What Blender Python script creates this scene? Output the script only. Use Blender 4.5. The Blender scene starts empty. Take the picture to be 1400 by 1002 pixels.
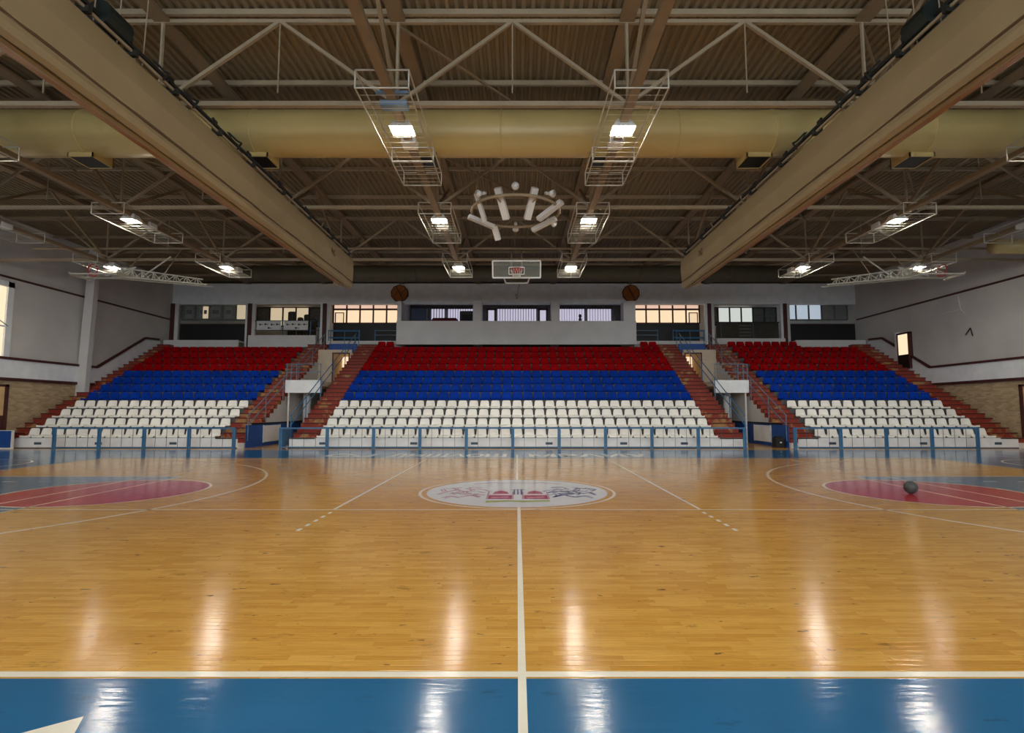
import bpy, math, random
from mathutils import Vector, Matrix
random.seed(7)
S = bpy.context.scene
C = S.collection
PI = math.pi
# ------------------------------------------------------------------ camera, world, exposure
cam = bpy.data.cameras.new('camera'); cam.sensor_width = 36; cam.lens = 735 / 1400 * 36
cam.shift_x = -0.005; cam.clip_end = 200; cam.clip_start = 0.05
co = bpy.data.objects.new('camera', cam); C.objects.link(co)
co.location = (0, 0, 1.62); co.rotation_euler = (PI / 2 + math.atan(60 / 735), 0, 0)
S.camera = co
W = bpy.data.worlds.new('world'); S.world = W; W.use_nodes = True
W.node_tree.nodes['Background'].inputs[0].default_value = (0.75, 0.85, 1.0, 1)
W.node_tree.nodes['Background'].inputs[1].default_value = 0.6
S.view_settings.view_transform = 'Standard'; S.view_settings.look = 'None'
S.view_settings.gamma = 1; S.view_settings.use_curve_mapping = False
S.view_settings.exposure = 1.66
LAMP = 64.0          # radiance of the lit floodlight lenses
WIN = 0.40
FILL = 2.15          # radiance of the added frontal fill glazing, unseen behind the camera
#            # brightness of the daylit panes

# ------------------------------------------------------------------ materials
def srgb(r, g, b):
    f = lambda c: (c / 255 / 12.92) if c <= 10 else (((c / 255 + .055) / 1.055) ** 2.4)
    return (f(r), f(g), f(b), 1)
class N:                                    # a small node-tree writer
    def __init__(s, name):
        s.m = bpy.data.materials.new(name); s.m.use_nodes = True
        s.t = s.m.node_tree; s.p = s.t.nodes['Principled BSDF']; s.out = s.t.nodes['Material Output']
    def n(s, kind, **kw):
        x = s.t.nodes.new('ShaderNode' + kind)
        for k, v in kw.items():
            if k in x.inputs: x.inputs[k].default_value = v
            else: setattr(x, k, v)
        return x
    def l(s, a, b): s.t.links.new(a, b)
    def coord(s, scale=(1, 1, 1), obj=False):
        g = s.n('TexCoord') if obj else s.n('NewGeometry')
        mp = s.n('Mapping'); mp.inputs['Scale'].default_value = scale
        s.l(g.outputs['Object' if obj else 'Position'], mp.inputs[0]); return mp.outputs[0]
    def mix(s, fac, a, b, mode='MIX'):
        x = s.n('MixRGB', blend_type=mode)
        for i, v in enumerate((fac, a, b)):
            if hasattr(v, 'node'): s.l(v, x.inputs[i])
            else: x.inputs[i].default_value = v
        return x.outputs[0]
    def ramp(s, v, lo, hi, a=(0, 0, 0, 1), b=(1, 1, 1, 1)):
        r = s.n('ValToRGB'); s.l(v, r.inputs[0]); e = r.color_ramp.elements
        e[0].position, e[1].position = lo, hi; e[0].color, e[1].color = a, b; return r.outputs[0]
def mat(name, col, rough=.6, metal=0, var=.12, scale=3.0, bump=0.0, bscale=40, coat=0, spec=.5, obj=False):
    k = N(name); k.p.inputs['Roughness'].default_value = rough; k.p.inputs['Metallic'].default_value = metal
    k.p.inputs['Specular IOR Level'].default_value = spec
    k.p.inputs['Coat Weight'].default_value = coat
    v = k.coord((1, 1, 1), obj); nz = k.n('TexNoise', Scale=scale, Detail=4); k.l(v, nz.inputs['Vector'])
    d = tuple(c * (1 - var) for c in col[:3]) + (1,); u = tuple(min(1, c * (1 + var)) for c in col[:3]) + (1,)
    k.l(k.ramp(nz.outputs[0], .3, .7, d, u), k.p.inputs['Base Color'])
    if bump:
        b = k.n('TexNoise', Scale=bscale, Detail=3); k.l(v, b.inputs['Vector'])
        bp = k.n('Bump', Strength=bump, Distance=.01); k.l(b.outputs[0], bp.inputs['Height']); k.l(bp.outputs[0], k.p.inputs['Normal'])
    return k.m
def emit(name, col, strength, folds=0):
    k = N(name); k.p.inputs['Base Color'].default_value = (.3, .3, .3, 1); k.p.inputs['Roughness'].default_value = .6
    k.p.inputs['Emission Color'].default_value = col; k.p.inputs['Emission Strength'].default_value = strength
    if folds:                                # woven curtain folds letting daylight through unevenly
        w = k.n('TexWave', Scale=folds, Distortion=1.5, bands_direction='X'); k.l(k.coord(), w.inputs['Vector'])
        k.l(k.mix(.45, col, k.ramp(w.outputs[0], .1, .9, tuple(c * .45 for c in col[:3]) + (1,), col)), k.p.inputs['Emission Color'])
    return k.m
PL, PW = .44, .07                           # parquet strip length and width
def varnish(k, rough=.15):
    """the worn clear lacquer over everything on the floor"""
    v = k.coord((1, 1, 1)); nz = k.n('TexNoise', Scale=.9, Detail=5); k.l(v, nz.inputs['Vector'])
    r = k.n('MapRange'); k.l(nz.outputs[0], r.inputs[0]); r.inputs[3].default_value = rough * .75; r.inputs[4].default_value = rough * 1.25
    k.l(r.outputs[0], k.p.inputs['Roughness']); k.p.inputs['Specular IOR Level'].default_value = .52
    b1 = k.n('TexNoise', Scale=1.0, Detail=3); k.l(k.coord((2.5, 26, 1)), b1.inputs['Vector'])
    bp = k.n('Bump', Strength=.16, Distance=.01); k.l(b1.outputs[0], bp.inputs['Height']); k.l(bp.outputs[0], k.p.inputs['Normal'])
    return bp
def scuffs(k, col, dark, amt=.6):
    a = k.n('TexNoise', Scale=2.2, Detail=8, Roughness=.7); k.l(k.coord((1, 2.2, 1)), a.inputs['Vector'])
    m = k.ramp(a.outputs[0], .61, .69)
    f = k.n('Math', operation='MULTIPLY'); k.l(m, f.inputs[0]); f.inputs[1].default_value = amt
    return k.mix(f.outputs[0], col, dark)
WOODA, WOODB = srgb(236, 184, 92), srgb(218, 162, 70)
def parquet(name, single=False):
    k = N(name)
    if single:
        oi = k.n('ObjectInfo'); tone = k.ramp(oi.outputs['Random'], 0, 1, WOODB, WOODA)
    else:
        g = k.n('NewGeometry'); sp = k.n('SeparateXYZ'); k.l(g.outputs['Position'], sp.inputs[0])
        def mt(op, x, y=None):
            q = k.n('Math', operation=op)
            for i, v in enumerate((x, y)):
                if v is None: continue
                if hasattr(v, 'node'): k.l(v, q.inputs[i])
                else: q.inputs[i].default_value = v
            return q.outputs[0]
        ry = mt('DIVIDE', sp.outputs[1], PW); row = mt('FLOOR', ry)
        wn = k.n('TexWhiteNoise', noise_dimensions='1D'); k.l(row, wn.inputs['W'])
        rx = mt('ADD', mt('DIVIDE', sp.outputs[0], PL), wn.outputs['Value']); colm = mt('FLOOR', rx)
        cb = k.n('CombineXYZ'); k.l(colm, cb.inputs[0]); k.l(row, cb.inputs[1])
        wc = k.n('TexWhiteNoise', noise_dimensions='2D'); k.l(cb.outputs[0], wc.inputs['Vector'])
        tone = k.ramp(wc.outputs['Value'], 0, 1, WOODB, WOODA)
        ex = mt('LESS_THAN', mt('FRACT', rx), .005); ey = mt('LESS_THAN', mt('FRACT', ry), .02)
        tone = k.mix(mt('MULTIPLY', mt('MAXIMUM', ex, ey), .5), tone, srgb(110, 70, 30))
    g = k.n('TexNoise', Scale=1, Detail=6, Roughness=.65); k.l(k.coord((4, 75, 1)), g.inputs['Vector'])
    c = k.mix(.6, tone, k.ramp(g.outputs[0], .25, .75, (.40, .31, .19, 1), (1, 1, 1, 1)), 'MULTIPLY')
    big = k.n('TexNoise', Scale=.35, Detail=3); k.l(k.coord(), big.inputs['Vector'])
    c = k.mix(.35, c, k.ramp(big.outputs[0], .3, .7, (.8, .77, .72, 1), (1, 1, 1, 1)), 'MULTIPLY')
    c = scuffs(k, c, srgb(70, 45, 22), .55)
    dk = k.n('TexNoise', Scale=1, Detail=3, Roughness=.6); k.l(k.coord((5, 13, 1)), dk.inputs['Vector'])
    c = k.mix(k.ramp(dk.outputs[0], .665, .71, (0, 0, 0, 1), (.75, .75, .75, 1)), c, srgb(58, 38, 20))
    k.l(c, k.p.inputs['Base Color']); varnish(k)
    return k.m
def paint(name, col, dark, amt=.5, rough=.14):
    k = N(name)
    nz = k.n('TexNoise', Scale=1.2, Detail=6); k.l(k.coord(), nz.inputs['Vector'])
    c = k.mix(.5, col, k.ramp(nz.outputs[0], .3, .7, tuple(x * .75 for x in col[:3]) + (1,), col))
    k.l(scuffs(k, c, dark, amt), k.p.inputs['Base Color']); varnish(k, rough); return k.m
def bricks(name):
    k = N(name); g = k.n('NewGeometry'); sp = k.n('SeparateXYZ'); k.l(g.outputs['Position'], sp.inputs[0])
    cb = k.n('CombineXYZ'); k.l(sp.outputs[1], cb.inputs[0]); k.l(sp.outputs[2], cb.inputs[1])
    br = k.n('TexBrick', offset=.5); k.l(cb.outputs[0], br.inputs['Vector'])
    for a, b in (('Scale', 1), ('Brick Width', .26), ('Row Height', .075), ('Mortar Size', .006), ('Color1', srgb(196, 172, 136)), ('Color2', srgb(164, 138, 104)), ('Mortar', srgb(176, 160, 134))): br.inputs[a].default_value = b
    k.l(br.outputs[0], k.p.inputs['Base Color']); k.p.inputs['Roughness'].default_value = .9
    return k.m
def stepmat():
    k = N('red brown painted step'); k.p.inputs['Roughness'].default_value = .65
    nz = k.n('TexNoise', Scale=1.3, Detail=7, Roughness=.65); k.l(k.coord(), nz.inputs['Vector'])
    k.l(k.ramp(nz.outputs[0], .53, .60, srgb(146, 52, 34), srgb(172, 132, 80)), k.p.inputs['Base Color']); return k.m
def glass(name, tint=(.9, .95, .95, 1), rough=.03, alpha=.14):
    k = N(name); k.p.inputs['Base Color'].default_value = tint; k.p.inputs['Roughness'].default_value = rough
    k.p.inputs['Alpha'].default_value = alpha; return k.m
M = dict(
    parquet=parquet('parquet strips'), plank=parquet('parquet plank', True),
    blue=paint('blue floor paint', srgb(40, 104, 150), srgb(24, 52, 84), .5), keyblue=paint('grey blue key paint', srgb(84, 126, 158), srgb(110, 132, 150), .4),
    red=paint('red floor paint', srgb(190, 46, 58), srgb(110, 26, 32), .5), line=paint('white line paint', srgb(246, 240, 222), srgb(150, 130, 100), .5),
    lineworn=paint('cream line paint', srgb(246, 230, 200), srgb(190, 150, 96), .6), emw=paint('white emblem paint', srgb(226, 226, 226), srgb(190, 188, 186), .5),
    emr=paint('red emblem paint', srgb(186, 46, 64), srgb(150, 60, 70), .4), emb=paint('blue emblem paint', srgb(86, 92, 132), srgb(140, 140, 160), .4),
    empk=paint('pink emblem paint', srgb(196, 150, 158), srgb(210, 190, 190), .4), emg=paint('green emblem paint', srgb(172, 184, 86), srgb(190, 190, 140), .4),
    seatw=mat('white seat plastic', srgb(250, 247, 240), .5, var=.03, scale=1.2, spec=.3), seatb=mat('blue seat plastic', srgb(4, 56, 160), .6, var=.2, scale=.8, spec=.06),
    seatr=mat('red seat plastic', srgb(156, 0, 8), .6, var=.2, scale=.8, spec=.06), bracket=mat('grey seat bracket', srgb(120, 120, 120), .5),
    concrete=mat('grey terrace concrete', srgb(92, 92, 94), .85, var=.15, bump=.2), white=mat('white wall paint', srgb(222, 220, 218), .8, var=.05, scale=1.0),
    whitewall=mat('bright white masonry paint', srgb(240, 243, 246), .75, var=.06, scale=2.5), greywall=mat('pale grey wall paint', srgb(212, 208, 204), .85, var=.07, scale=.6),
    beige=mat('pink beige plaster', srgb(214, 196, 172), .85, var=.06), brown=mat('dark brown wood trim', srgb(74, 34, 28), .55, var=.2), step=stepmat(),
    brick=bricks('buff brick'), railblue=mat('blue rail enamel', srgb(62, 118, 162), .4, var=.12), railgrey=mat('grey blue rail enamel', srgb(108, 130, 150), .4, var=.12),
    bar=mat('dark thin bar steel', srgb(64, 80, 100), .5), bluewall=mat('blue dado paint', srgb(30, 84, 164), .55, var=.12), black=mat('black panel', srgb(14, 14, 16), .5, var=.3),
    deck=mat('beige roof sheet', srgb(136, 122, 96), .75, var=.10, scale=.5), steel=mat('cream steelwork', srgb(162, 146, 120), .6, var=.10, scale=1.5),
    steelb=mat('brown beige girder', srgb(138, 118, 90), .65, var=.10, scale=1.5), cage=mat('white cage wire', srgb(192, 188, 174), .5, var=.06),
    duct=mat('cream duct metal', srgb(196, 174, 114), .38, var=.06, scale=.7), vinyl=mat('tan curtain vinyl', srgb(150, 132, 98), .6, var=.07, scale=.7, bump=.12, bscale=3),
    vinyl2=mat('ochre curtain fold', srgb(150, 106, 62), .6, var=.15, scale=2), seam=mat('dark curtain seam', srgb(84, 64, 40), .7), pale=mat('white enamel housing', srgb(228, 228, 226), .45, var=.04),
    dark=mat('dark machinery', srgb(36, 38, 36), .55, var=.3), green=mat('dark green motor', srgb(22, 34, 32), .5, var=.2), orange=mat('orange brown medallion', srgb(176, 104, 44), .6, var=.12, scale=4),
    redrim=mat('red hoop steel', srgb(180, 36, 30), .45), net=mat('white net cord', srgb(215, 210, 200), .8), ball=mat('dark ball rubber', srgb(66, 72, 70), .5, var=.25, scale=20, obj=True), maroon=mat('maroon cloth', srgb(96, 24, 26), .8, var=.2),
    navy=mat('dark blue board', srgb(46, 58, 84), .6), glass=glass('clear glass', (.8, .9, .85, 1), .03, .09), darkglass=glass('tinted glass', (.05, .05, .055, 1), .05, .82), olive=mat('olive dark cloth', srgb(62, 58, 46), .8, var=.2),
    lens=emit('lit lamp lens', (1, .93, .80, 1), LAMP), fillpane=emit('added fill light pane', (.88, .95, 1, 1), FILL), offlens=mat('unlit lens glass', srgb(170, 170, 165), .2),  # second entry glows as added fill light behind the camera
    warmwin=emit('warm daylit pane', srgb(255, 222, 180), .76 * WIN), peach=emit('peach daylit transom', srgb(250, 205, 180), .62 * WIN), cream=emit('cream daylit curtain', srgb(236, 214, 176), .58 * WIN, 9),
    cool=emit('white daylit curtain', srgb(226, 232, 226), .66 * WIN, 9), coolb=emit('blue white daylit curtain', srgb(200, 216, 232), .66 * WIN, 9), lilac=emit('lilac daylit blind slat', srgb(206, 200, 224), .62 * WIN),
    duct_dim=mat('dark beige duct metal', srgb(84, 78, 62), .5, var=.1), nosing=mat('dark step nosing', srgb(84, 32, 24), .7), dimcurtain=mat('grey curtain cloth', srgb(96, 94, 92), .9, var=.25, scale=6), sidewin=emit('cream daylit side pane', srgb(255, 230, 190), .80 * WIN), inner=mat('warm inner wall', srgb(222, 186, 132), .8),  # far duct: darkened copy of the cream metal, its dimness put into the colour
)
# ------------------------------------------------------------------ mesh builder
ORG = {}
class MB:
    def __init__(s): s.v = []; s.f = []; s.m = []; s.k = 0
    def poly(s, pts, faces):
        o = len(s.v); s.v += [tuple(p) for p in pts]; s.f += [tuple(i + o for i in f) for f in faces]; s.m += [s.k] * len(faces); return s
    def box(s, x0, x1, y0, y1, z0, z1):
        return s.poly([(x, y, z) for z in (z0, z1) for y in (y0, y1) for x in (x0, x1)],
                      [(0, 2, 3, 1), (4, 5, 7, 6), (0, 1, 5, 4), (2, 6, 7, 3), (0, 4, 6, 2), (1, 3, 7, 5)])
    def cbox(s, x0, x1, y0, y1, z0, z1, b):      # box with chamfered vertical and top edges
        p = [(x0 + b, y0), (x1 - b, y0), (x1, y0 + b), (x1, y1 - b), (x1 - b, y1), (x0 + b, y1), (x0, y1 - b), (x0, y0 + b)]
        cx, cy = (x0 + x1) / 2, (y0 + y1) / 2
        ins = lambda q: (q[0] - math.copysign(b, q[0] - cx), q[1] - math.copysign(b, q[1] - cy))
        pts = [(*q, z0) for q in p] + [(*q, z1 - b) for q in p] + [(*ins(q), z1) for q in p]
        fs = [tuple(range(7, -1, -1)), tuple(range(16, 24))]
        for r in (0, 8): fs += [(r + i, r + (i + 1) % 8, r + 8 + (i + 1) % 8, r + 8 + i) for i in range(8)]
        return s.poly(pts, fs)
    def tube(s, p, q, r, n=4, r2=None, cap=True):
        p, q = Vector(p), Vector(q); d = (q - p).normalized(); r2 = r if r2 is None else r2
        a = d.cross(Vector((0, 0, 1)))
        if a.length < 1e-4: a = Vector((1, 0, 0))
        a.normalize(); b = d.cross(a); off = PI / 4 if n == 4 else 0
        pts = [p + (a * math.cos(off + 2 * PI * i / n) + b * math.sin(off + 2 * PI * i / n)) * r for i in range(n)]
        pts += [q + (a * math.cos(off + 2 * PI * i / n) + b * math.sin(off + 2 * PI * i / n)) * r2 for i in range(n)]
        fs = [(i, n + i, n + (i + 1) % n, (i + 1) % n) for i in range(n)]
        if cap: fs += [tuple(range(n)), tuple(range(2 * n - 1, n - 1, -1))]
        return s.poly(pts, fs)
    def path(s, pts, r, n=6):
        for a, b in zip(pts, pts[1:]): s.tube(a, b, r, n)
        return s
    def prism(s, prof, axis, a, b):              # prof: list of 2D points; axis 'x': (y,z), 'y': (x,z), 'z': (x,y)
        n = len(prof)
        mk = {'x': lambda t, q: (t, q[0], q[1]), 'y': lambda t, q: (q[0], t, q[1]), 'z': lambda t, q: (q[0], q[1], t)}[axis]
        pts = [mk(a, q) for q in prof] + [mk(b, q) for q in prof]
        return s.poly(pts, [(i, (i + 1) % n, n + (i + 1) % n, n + i) for i in range(n)] + [tuple(range(n - 1, -1, -1)), tuple(range(n, 2 * n))])
    def lathe(s, prof, c, n=16):                 # prof: (r, z)
        pts = [(c[0] + r * math.cos(2 * PI * i / n), c[1] + r * math.sin(2 * PI * i / n), c[2] + z) for r, z in prof for i in range(n)]
        fs = [(j * n + i, j * n + (i + 1) % n, (j + 1) * n + (i + 1) % n, (j + 1) * n + i) for j in range(len(prof) - 1) for i in range(n)]
        fs += [tuple(range(n - 1, -1, -1)), tuple(range((len(prof) - 1) * n, len(prof) * n))]
        return s.poly(pts, fs)
    def mesh(s, name, mats, smooth=False, off=(0, 0, 0)):
        me = bpy.data.meshes.new(name)
        me.from_pydata([(x - off[0], y - off[1], z - off[2]) for x, y, z in s.v], [], s.f)
        for m in (mats if isinstance(mats, (list, tuple)) else [mats]): me.materials.append(M[m] if isinstance(m, str) else m)
        for p, k in zip(me.polygons, s.m): p.material_index = k; p.use_smooth = smooth
        me.update(); return me
    def build(s, name, mats, parent=None, smooth=False, at=None):
        """link as ONE object; vertices are world coordinates, the origin goes to AT or to the parent's base"""
        org = Vector(at) if at else (ORG[parent.name] if parent else Vector((0, 0, 0)))
        o = bpy.data.objects.new(name, s.mesh(name, mats, smooth, org)); C.objects.link(o)
        ORG[o.name] = org
        if parent: o.parent = parent; o.location = org - ORG[parent.name]
        else: o.location = org
        return o
def tag(o, label, cat, group=None):
    o['label'] = label; o['category'] = cat
    if group: o['group'] = group
    return o
def thing(name, label, cat, loc, group=None):
    o = bpy.data.objects.new(name, None); C.objects.link(o); o.location = loc; o.empty_display_size = .2
    ORG[o.name] = Vector(loc); return tag(o, label, cat, group)
def struct(o, kind='structure'): o['kind'] = kind; return o
def B(x0, x1, y0, y1, z0, z1): return MB().box(x0, x1, y0, y1, z0, z1)
def copy_tree(o, parent=None, loc=None):
    c = o.copy(); C.objects.link(c); c.parent = parent
    if loc: c.location = loc
    for ch in list(o.children): copy_tree(ch, c)
    return c
SIDE = {-1: 'left', 1: 'right'}
ORDW = 'first second third fourth fifth sixth seventh eighth ninth tenth eleventh twelfth thirteenth fourteenth fifteenth sixteenth seventeenth'.split()

# ------------------------------------------------------------------ dimensions (metres; camera stands at x=0, y=0)
XL, XR = -22.4, 22.0
CY, HALF = 10.95, 7.5                            # middle of the court
Y0, TR, RI, Z0 = 23.3, .78, .42, .44             # front of the stands, tread, rise, first tread height
step_y = lambda i: Y0 + TR * i
step_z = lambda i: Z0 + RI * i
YEND = step_y(13)

# ------------------------------------------------------------------ floor
fl = struct(B(XL, XR, -9, 37.5, -.2, 0).build('floor', 'parquet'))
def flat(name, m, pts, z=.001, par=None):
    return MB().poly([(x, y, z) for x, y in pts], [tuple(range(len(pts)))]).build(name, m, par or fl)
def rect(name, m, x0, x1, y0, y1, z=.001, par=None): return flat(name, m, [(x0, y0), (x1, y0), (x1, y1), (x0, y1)], z, par)
def circ(cx, cy, r, a0=0, a1=360, n=96): return [(cx + r * math.cos(math.radians(a0 + (a1 - a0) * i / n)), cy + r * math.sin(math.radians(a0 + (a1 - a0) * i / n))) for i in range(n + (a1 - a0 < 360))]
def ring(name, m, cx, cy, r, w=.05, a0=0, a1=360, z=.003, n=96, par=None):
    a, b = circ(cx, cy, r, a0, a1, n), circ(cx, cy, r - w, a0, a1, n); k = len(a)
    return MB().poly([(x, y, z) for x, y in a + b], [(i, (i + 1) % k, k + (i + 1) % k, k + i) for i in range(k if a1 - a0 >= 360 else k - 1)]).build(name, m, par or fl)
def seg(name, m, p, q, w=.05, z=.003, par=None):
    p, q = Vector(p), Vector(q); d = (q - p).normalized(); nn = Vector((-d.y, d.x)) * w / 2
    return flat(name, m, [p + nn, p - nn, q - nn, q + nn], z, par)
# nearest parquet strips as pieces of their own, then the material takes over
pm = []
for v in range(3):
    b = .0015
    mb = MB().cbox(-PL / 2 + .0012, PL / 2 - .0012, -PW / 2 + .0010, PW / 2 - .0010, -.004, .0012, .0006); pm.append(mb.mesh('plank', 'plank'))
for r in range(50, 67):
    yc = PW * (r + .5)
    hx = 3.15 + (yc - 3.45) * 1.0
    sh = random.random() * PL
    for i in range(-int(hx / PL) - 1, int(hx / PL) + 2):
        o = bpy.data.objects.new('plank', pm[(i + r) % 3]); C.objects.link(o); o.parent = fl; o.location = (i * PL + sh + PL / 2, yc, random.uniform(-.0003, .0002)); o.rotation_euler = (random.uniform(-.005, .005), random.uniform(-.0012, .0012), 0)
# painted surround
rect('painted_border', 'blue', XL + .05, XR - .05, -8.9, CY - HALF - .05)
rect('painted_border', 'blue', XL + .05, XR - .05, CY + HALF, 22.2)
rect('painted_border', 'blue', XL + .05, -14, CY - HALF - .05, CY + HALF); rect('painted_border', 'blue', 14, XR - .05, CY - HALF - .05, CY + HALF)
ln = lambda *a, **k: seg('painted_line', 'line', *a, **k)
lw = lambda *a, **k: seg('painted_line', 'lineworn', *a, **k)
ln((-14, CY - HALF), (14, CY - HALF), .07); lw((-14, CY + HALF), (14, CY + HALF), .05)
ln((.03, -8), (.03, CY - 1.80), .05, .0032); ln((.0, CY + 1.80), (.0, CY + HALF + 1.5), .05)
for s in (-1, 1):
    ln((s * 14, CY - HALF), (s * 14, CY + HALF))
    # restricted area, free-throw circle, three-point line
    rect('painted_key', 'keyblue', min(s * 14, s * 8.2), max(s * 14, s * 8.2), CY - 2.45, CY + 2.45, .0015)
    flat('painted_circle', 'red', circ(s * 8.2, CY, 1.78), .002)
    ring('painted_ring', 'lineworn', s * 8.2, CY, 1.82, .06)
    lw((s * 8.2, CY - 2.45), (s * 8.2, CY + 2.45), .05); lw((s * 14, CY - 2.45), (s * 8.2, CY - 2.45)); ln((s * 14, CY + 2.45), (s * 8.2, CY + 2.45), .06)
    hx = s * 12.425
    a = (-76, 76) if s < 0 else (104, 256)
    ring('painted_arc', 'lineworn', hx, CY, 6.75, .07, a[0], a[1])
    ring('painted_arc', 'line', hx, CY, 1.3, .05, *((-90, 90) if s < 0 else (90, 270)))
    for t in (-1, 1): lw((s * 14, CY + t * 6.55), (hx + -s * 1.63, CY + t * 6.55))
    ring('painted_arc', 'line', s * 16.9, 16.0, 2.0, .07)
    # volleyball end and attack lines
    lw((s * 9, 8.95), (s * 9, 17.95), .05); ln((s * 3, 8.95), (s * 3, 17.95), .05)
    for j in range(5): ln((s * 2.97, 8.75 - j * .3), (s * 2.96, 8.60 - j * .3), .05)
    for j in range(4): ln((s * (9.9 + j * .75), CY + 1.55 - .05 * j), (s * (10.2 + j * .75), CY + 1.55 - .05 * j), .05)
lw((-9, 8.95), (9, 8.95), .05); lw((-9, 17.95), (9, 17.95), .05)
# white arrow head painted on the near blue border
flat('painted_arrow', 'line', [(-2.66, 2.72), (-2.30, 2.995), (-2.17, 2.73)], .002)
# centre emblem
ring('painted_ring', 'lineworn', 0, CY, 1.95, .06, z=.003)
em = flat('painted_emblem', 'emw', circ(0, CY, 1.79), .002)
def blob(m, pts, z=.003): return flat('emblem_shape', m, pts, z, em)
for s, x0, x1 in ((-1, -.54, -.10), (1, .13, .57)):
    xm = (x0 + x1) / 2
    blob('emr', [(x0, 10.02), (x1, 10.02), (x1, 10.46), (x0, 10.46)])
    blob('emw', [(x0 + .06, 10.12), (x1 - .06, 10.2), (x1 - .06, 10.24), (x0 + .06, 10.17)], .0034)
    blob('emr', [(xm - .16, 10.62), (xm + .16, 10.62), (xm + .12, 10.9), (xm, 11.05), (xm - .12, 10.9)])
    seg('emblem_shape', 'empk', (x0 - .02, 10.0), (x0 - .02, 10.9), .03, .003, em); seg('emblem_shape', 'empk', (x1 + .02, 10.0), (x1 + .02, 10.9), .03, .003, em)
for x in (-.07, .0, .07): seg('emblem_shape', 'emb', (x + .015, 10.55), (x + .015, 11.2), .035, .003, em)
seg('emblem_shape', 'emb', (-.12, 11.15), (.15, 11.15), .05, .003, em)
blob('emg', [(-.56, 9.62), (-.1, 9.72), (.1, 9.66), (.6, 9.74), (.58, 9.9), (.1, 9.84), (-.2, 9.88), (-.56, 9.82)])
rp = [(-.95, 12.0), (-.5, 12.28), (-.42, 12.18), (0, 12.22), (.42, 12.18), (.5, 12.28), (.95, 12.0)]
for p, q in zip(rp, rp[1:]): seg('emblem_shape', 'empk', p, q, .06, .003, em)
rnd = random.Random(3)
for s, m in ((-1, 'empk'), (1, 'emb')):          # the rampant supporters as brush strokes
    body = [[(.62, 10.75), (.8, 11.0), (1.0, 10.9), (1.2, 11.1), (1.4, 10.85), (1.5, 10.5)], [(.7, 10.3), (.9, 10.5), (1.1, 10.2), (1.3, 10.35), (1.4, 10.1)],
            [(1.45, 11.0), (1.55, 11.2), (1.42, 11.4), (1.3, 11.25)], [(.95, 11.0), (1.05, 10.75), (.9, 10.55)], [(1.1, 10.95), (1.2, 10.7), (1.35, 10.65)], [(.62, 10.5), (.75, 10.6), (.85, 10.45), (.7, 10.2)],
            [(.75, 11.45), (.95, 11.55), (1.05, 11.3), (.9, 11.1)], [(.6, 10.95), (.72, 11.2), (.9, 11.25)], [(1.2, 11.1), (1.3, 11.35), (1.15, 11.5)], [(.85, 10.7), (1.05, 10.6), (1.25, 10.75), (1.2, 10.5)]]
    mb = MB()
    for rep in range(3):
        for st in body:
            dx, dy, z = rnd.uniform(-.06, .06), rnd.uniform(-.06, .06), .003 + .0002 * rep
            st = [(s * x + dx + rnd.uniform(-.04, .04), y + dy + rnd.uniform(-.04, .04)) for x, y in st]
            for p, q in zip(st, st[1:]):
                p, q = Vector(p), Vector(q); d = (q - p).normalized(); nn = Vector((-d.y, d.x)) * rnd.uniform(.008, .028)
                mb.poly([(*(p + nn), z), (*(p - nn), z), (*(q - nn * .5), z), (*(q + nn * .5), z)], [(0, 1, 2, 3)])
    struct(mb.build('emblem_figure', m, em), 'stuff')
# lettering on the far border
def text(name, s, x0, x1, y, z, h, m, rot=(0, 0, 0), par=None, ext=0):
    cu = bpy.data.curves.new(name, 'FONT'); cu.body = s; cu.size = 1; cu.extrude = ext; cu.offset = .035
    t = bpy.data.objects.new(name, cu); C.objects.link(t)
    bpy.context.view_layer.update()
    me = bpy.data.meshes.new_from_object(t.evaluated_get(bpy.context.evaluated_depsgraph_get()))
    xs = [v.co.x for v in me.vertices] or [0, 1]; ys = [v.co.y for v in me.vertices] or [0, 1]
    bpy.data.objects.remove(t); bpy.data.curves.remove(cu)
    sx, sy = (x1 - x0) / (max(xs) - min(xs)), h / (max(ys) - min(ys))
    for v in me.vertices: v.co.x = (v.co.x - min(xs)) * sx; v.co.y = (v.co.y - min(ys)) * sy
    me.materials.clear(); me.materials.append(M[m])
    o = bpy.data.objects.new(name, me); C.objects.link(o); o.rotation_euler = rot
    o.parent = par; o.location = Vector((x0, y, z)) - (ORG[par.name] if par else Vector())
    return o
text('painted_lettering', 'СЈ', -6.9, -5.1, 18.95, .003, 1.3, 'line', par=fl)
text('painted_lettering', 'ЛИШАОШ', -4.6, -.38, 18.95, .003, 1.3, 'line', par=fl)
text('painted_lettering', 'МРАИУ', .42, 4.75, 18.95, .003, 1.3, 'line', par=fl)

# ------------------------------------------------------------------ roof deck and walls
ZR = 10.02
mb = MB(); n = int((XR - XL) / .2); pr = []
for i in range(n):
    x = XL + i * .2; pr += [(x, ZR + .06), (x + .07, ZR + .06), (x + .10, ZR), (x + .17, ZR)]
pr.append((XR, ZR + .06))
k = len(pr)
mb.poly([(x, -9, z) for x, z in pr] + [(x, 38, z) for x, z in pr], [(i, i + 1, k + i + 1, k + i) for i in range(k - 1)])
mb.box(XL, XR, -9, 38, ZR + .12, ZR + .2)
struct(mb.build('ceiling', 'deck'))
wl = struct(B(XL - .3, XL, -9, 38, 0, ZR + .3).build('wall_left', 'greywall')); wr = struct(B(XR, XR + .3, -9, 38, 0, ZR + .3).build('wall_right', 'greywall'))
wb = struct(B(XL, XR, 37.5, 37.8, 0, ZR + .3).build('wall_rear', 'greywall')); wn = struct(B(XL, XR, -9.3, -9, 0, ZR + .3).build('wall_near', 'greywall'))
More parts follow.
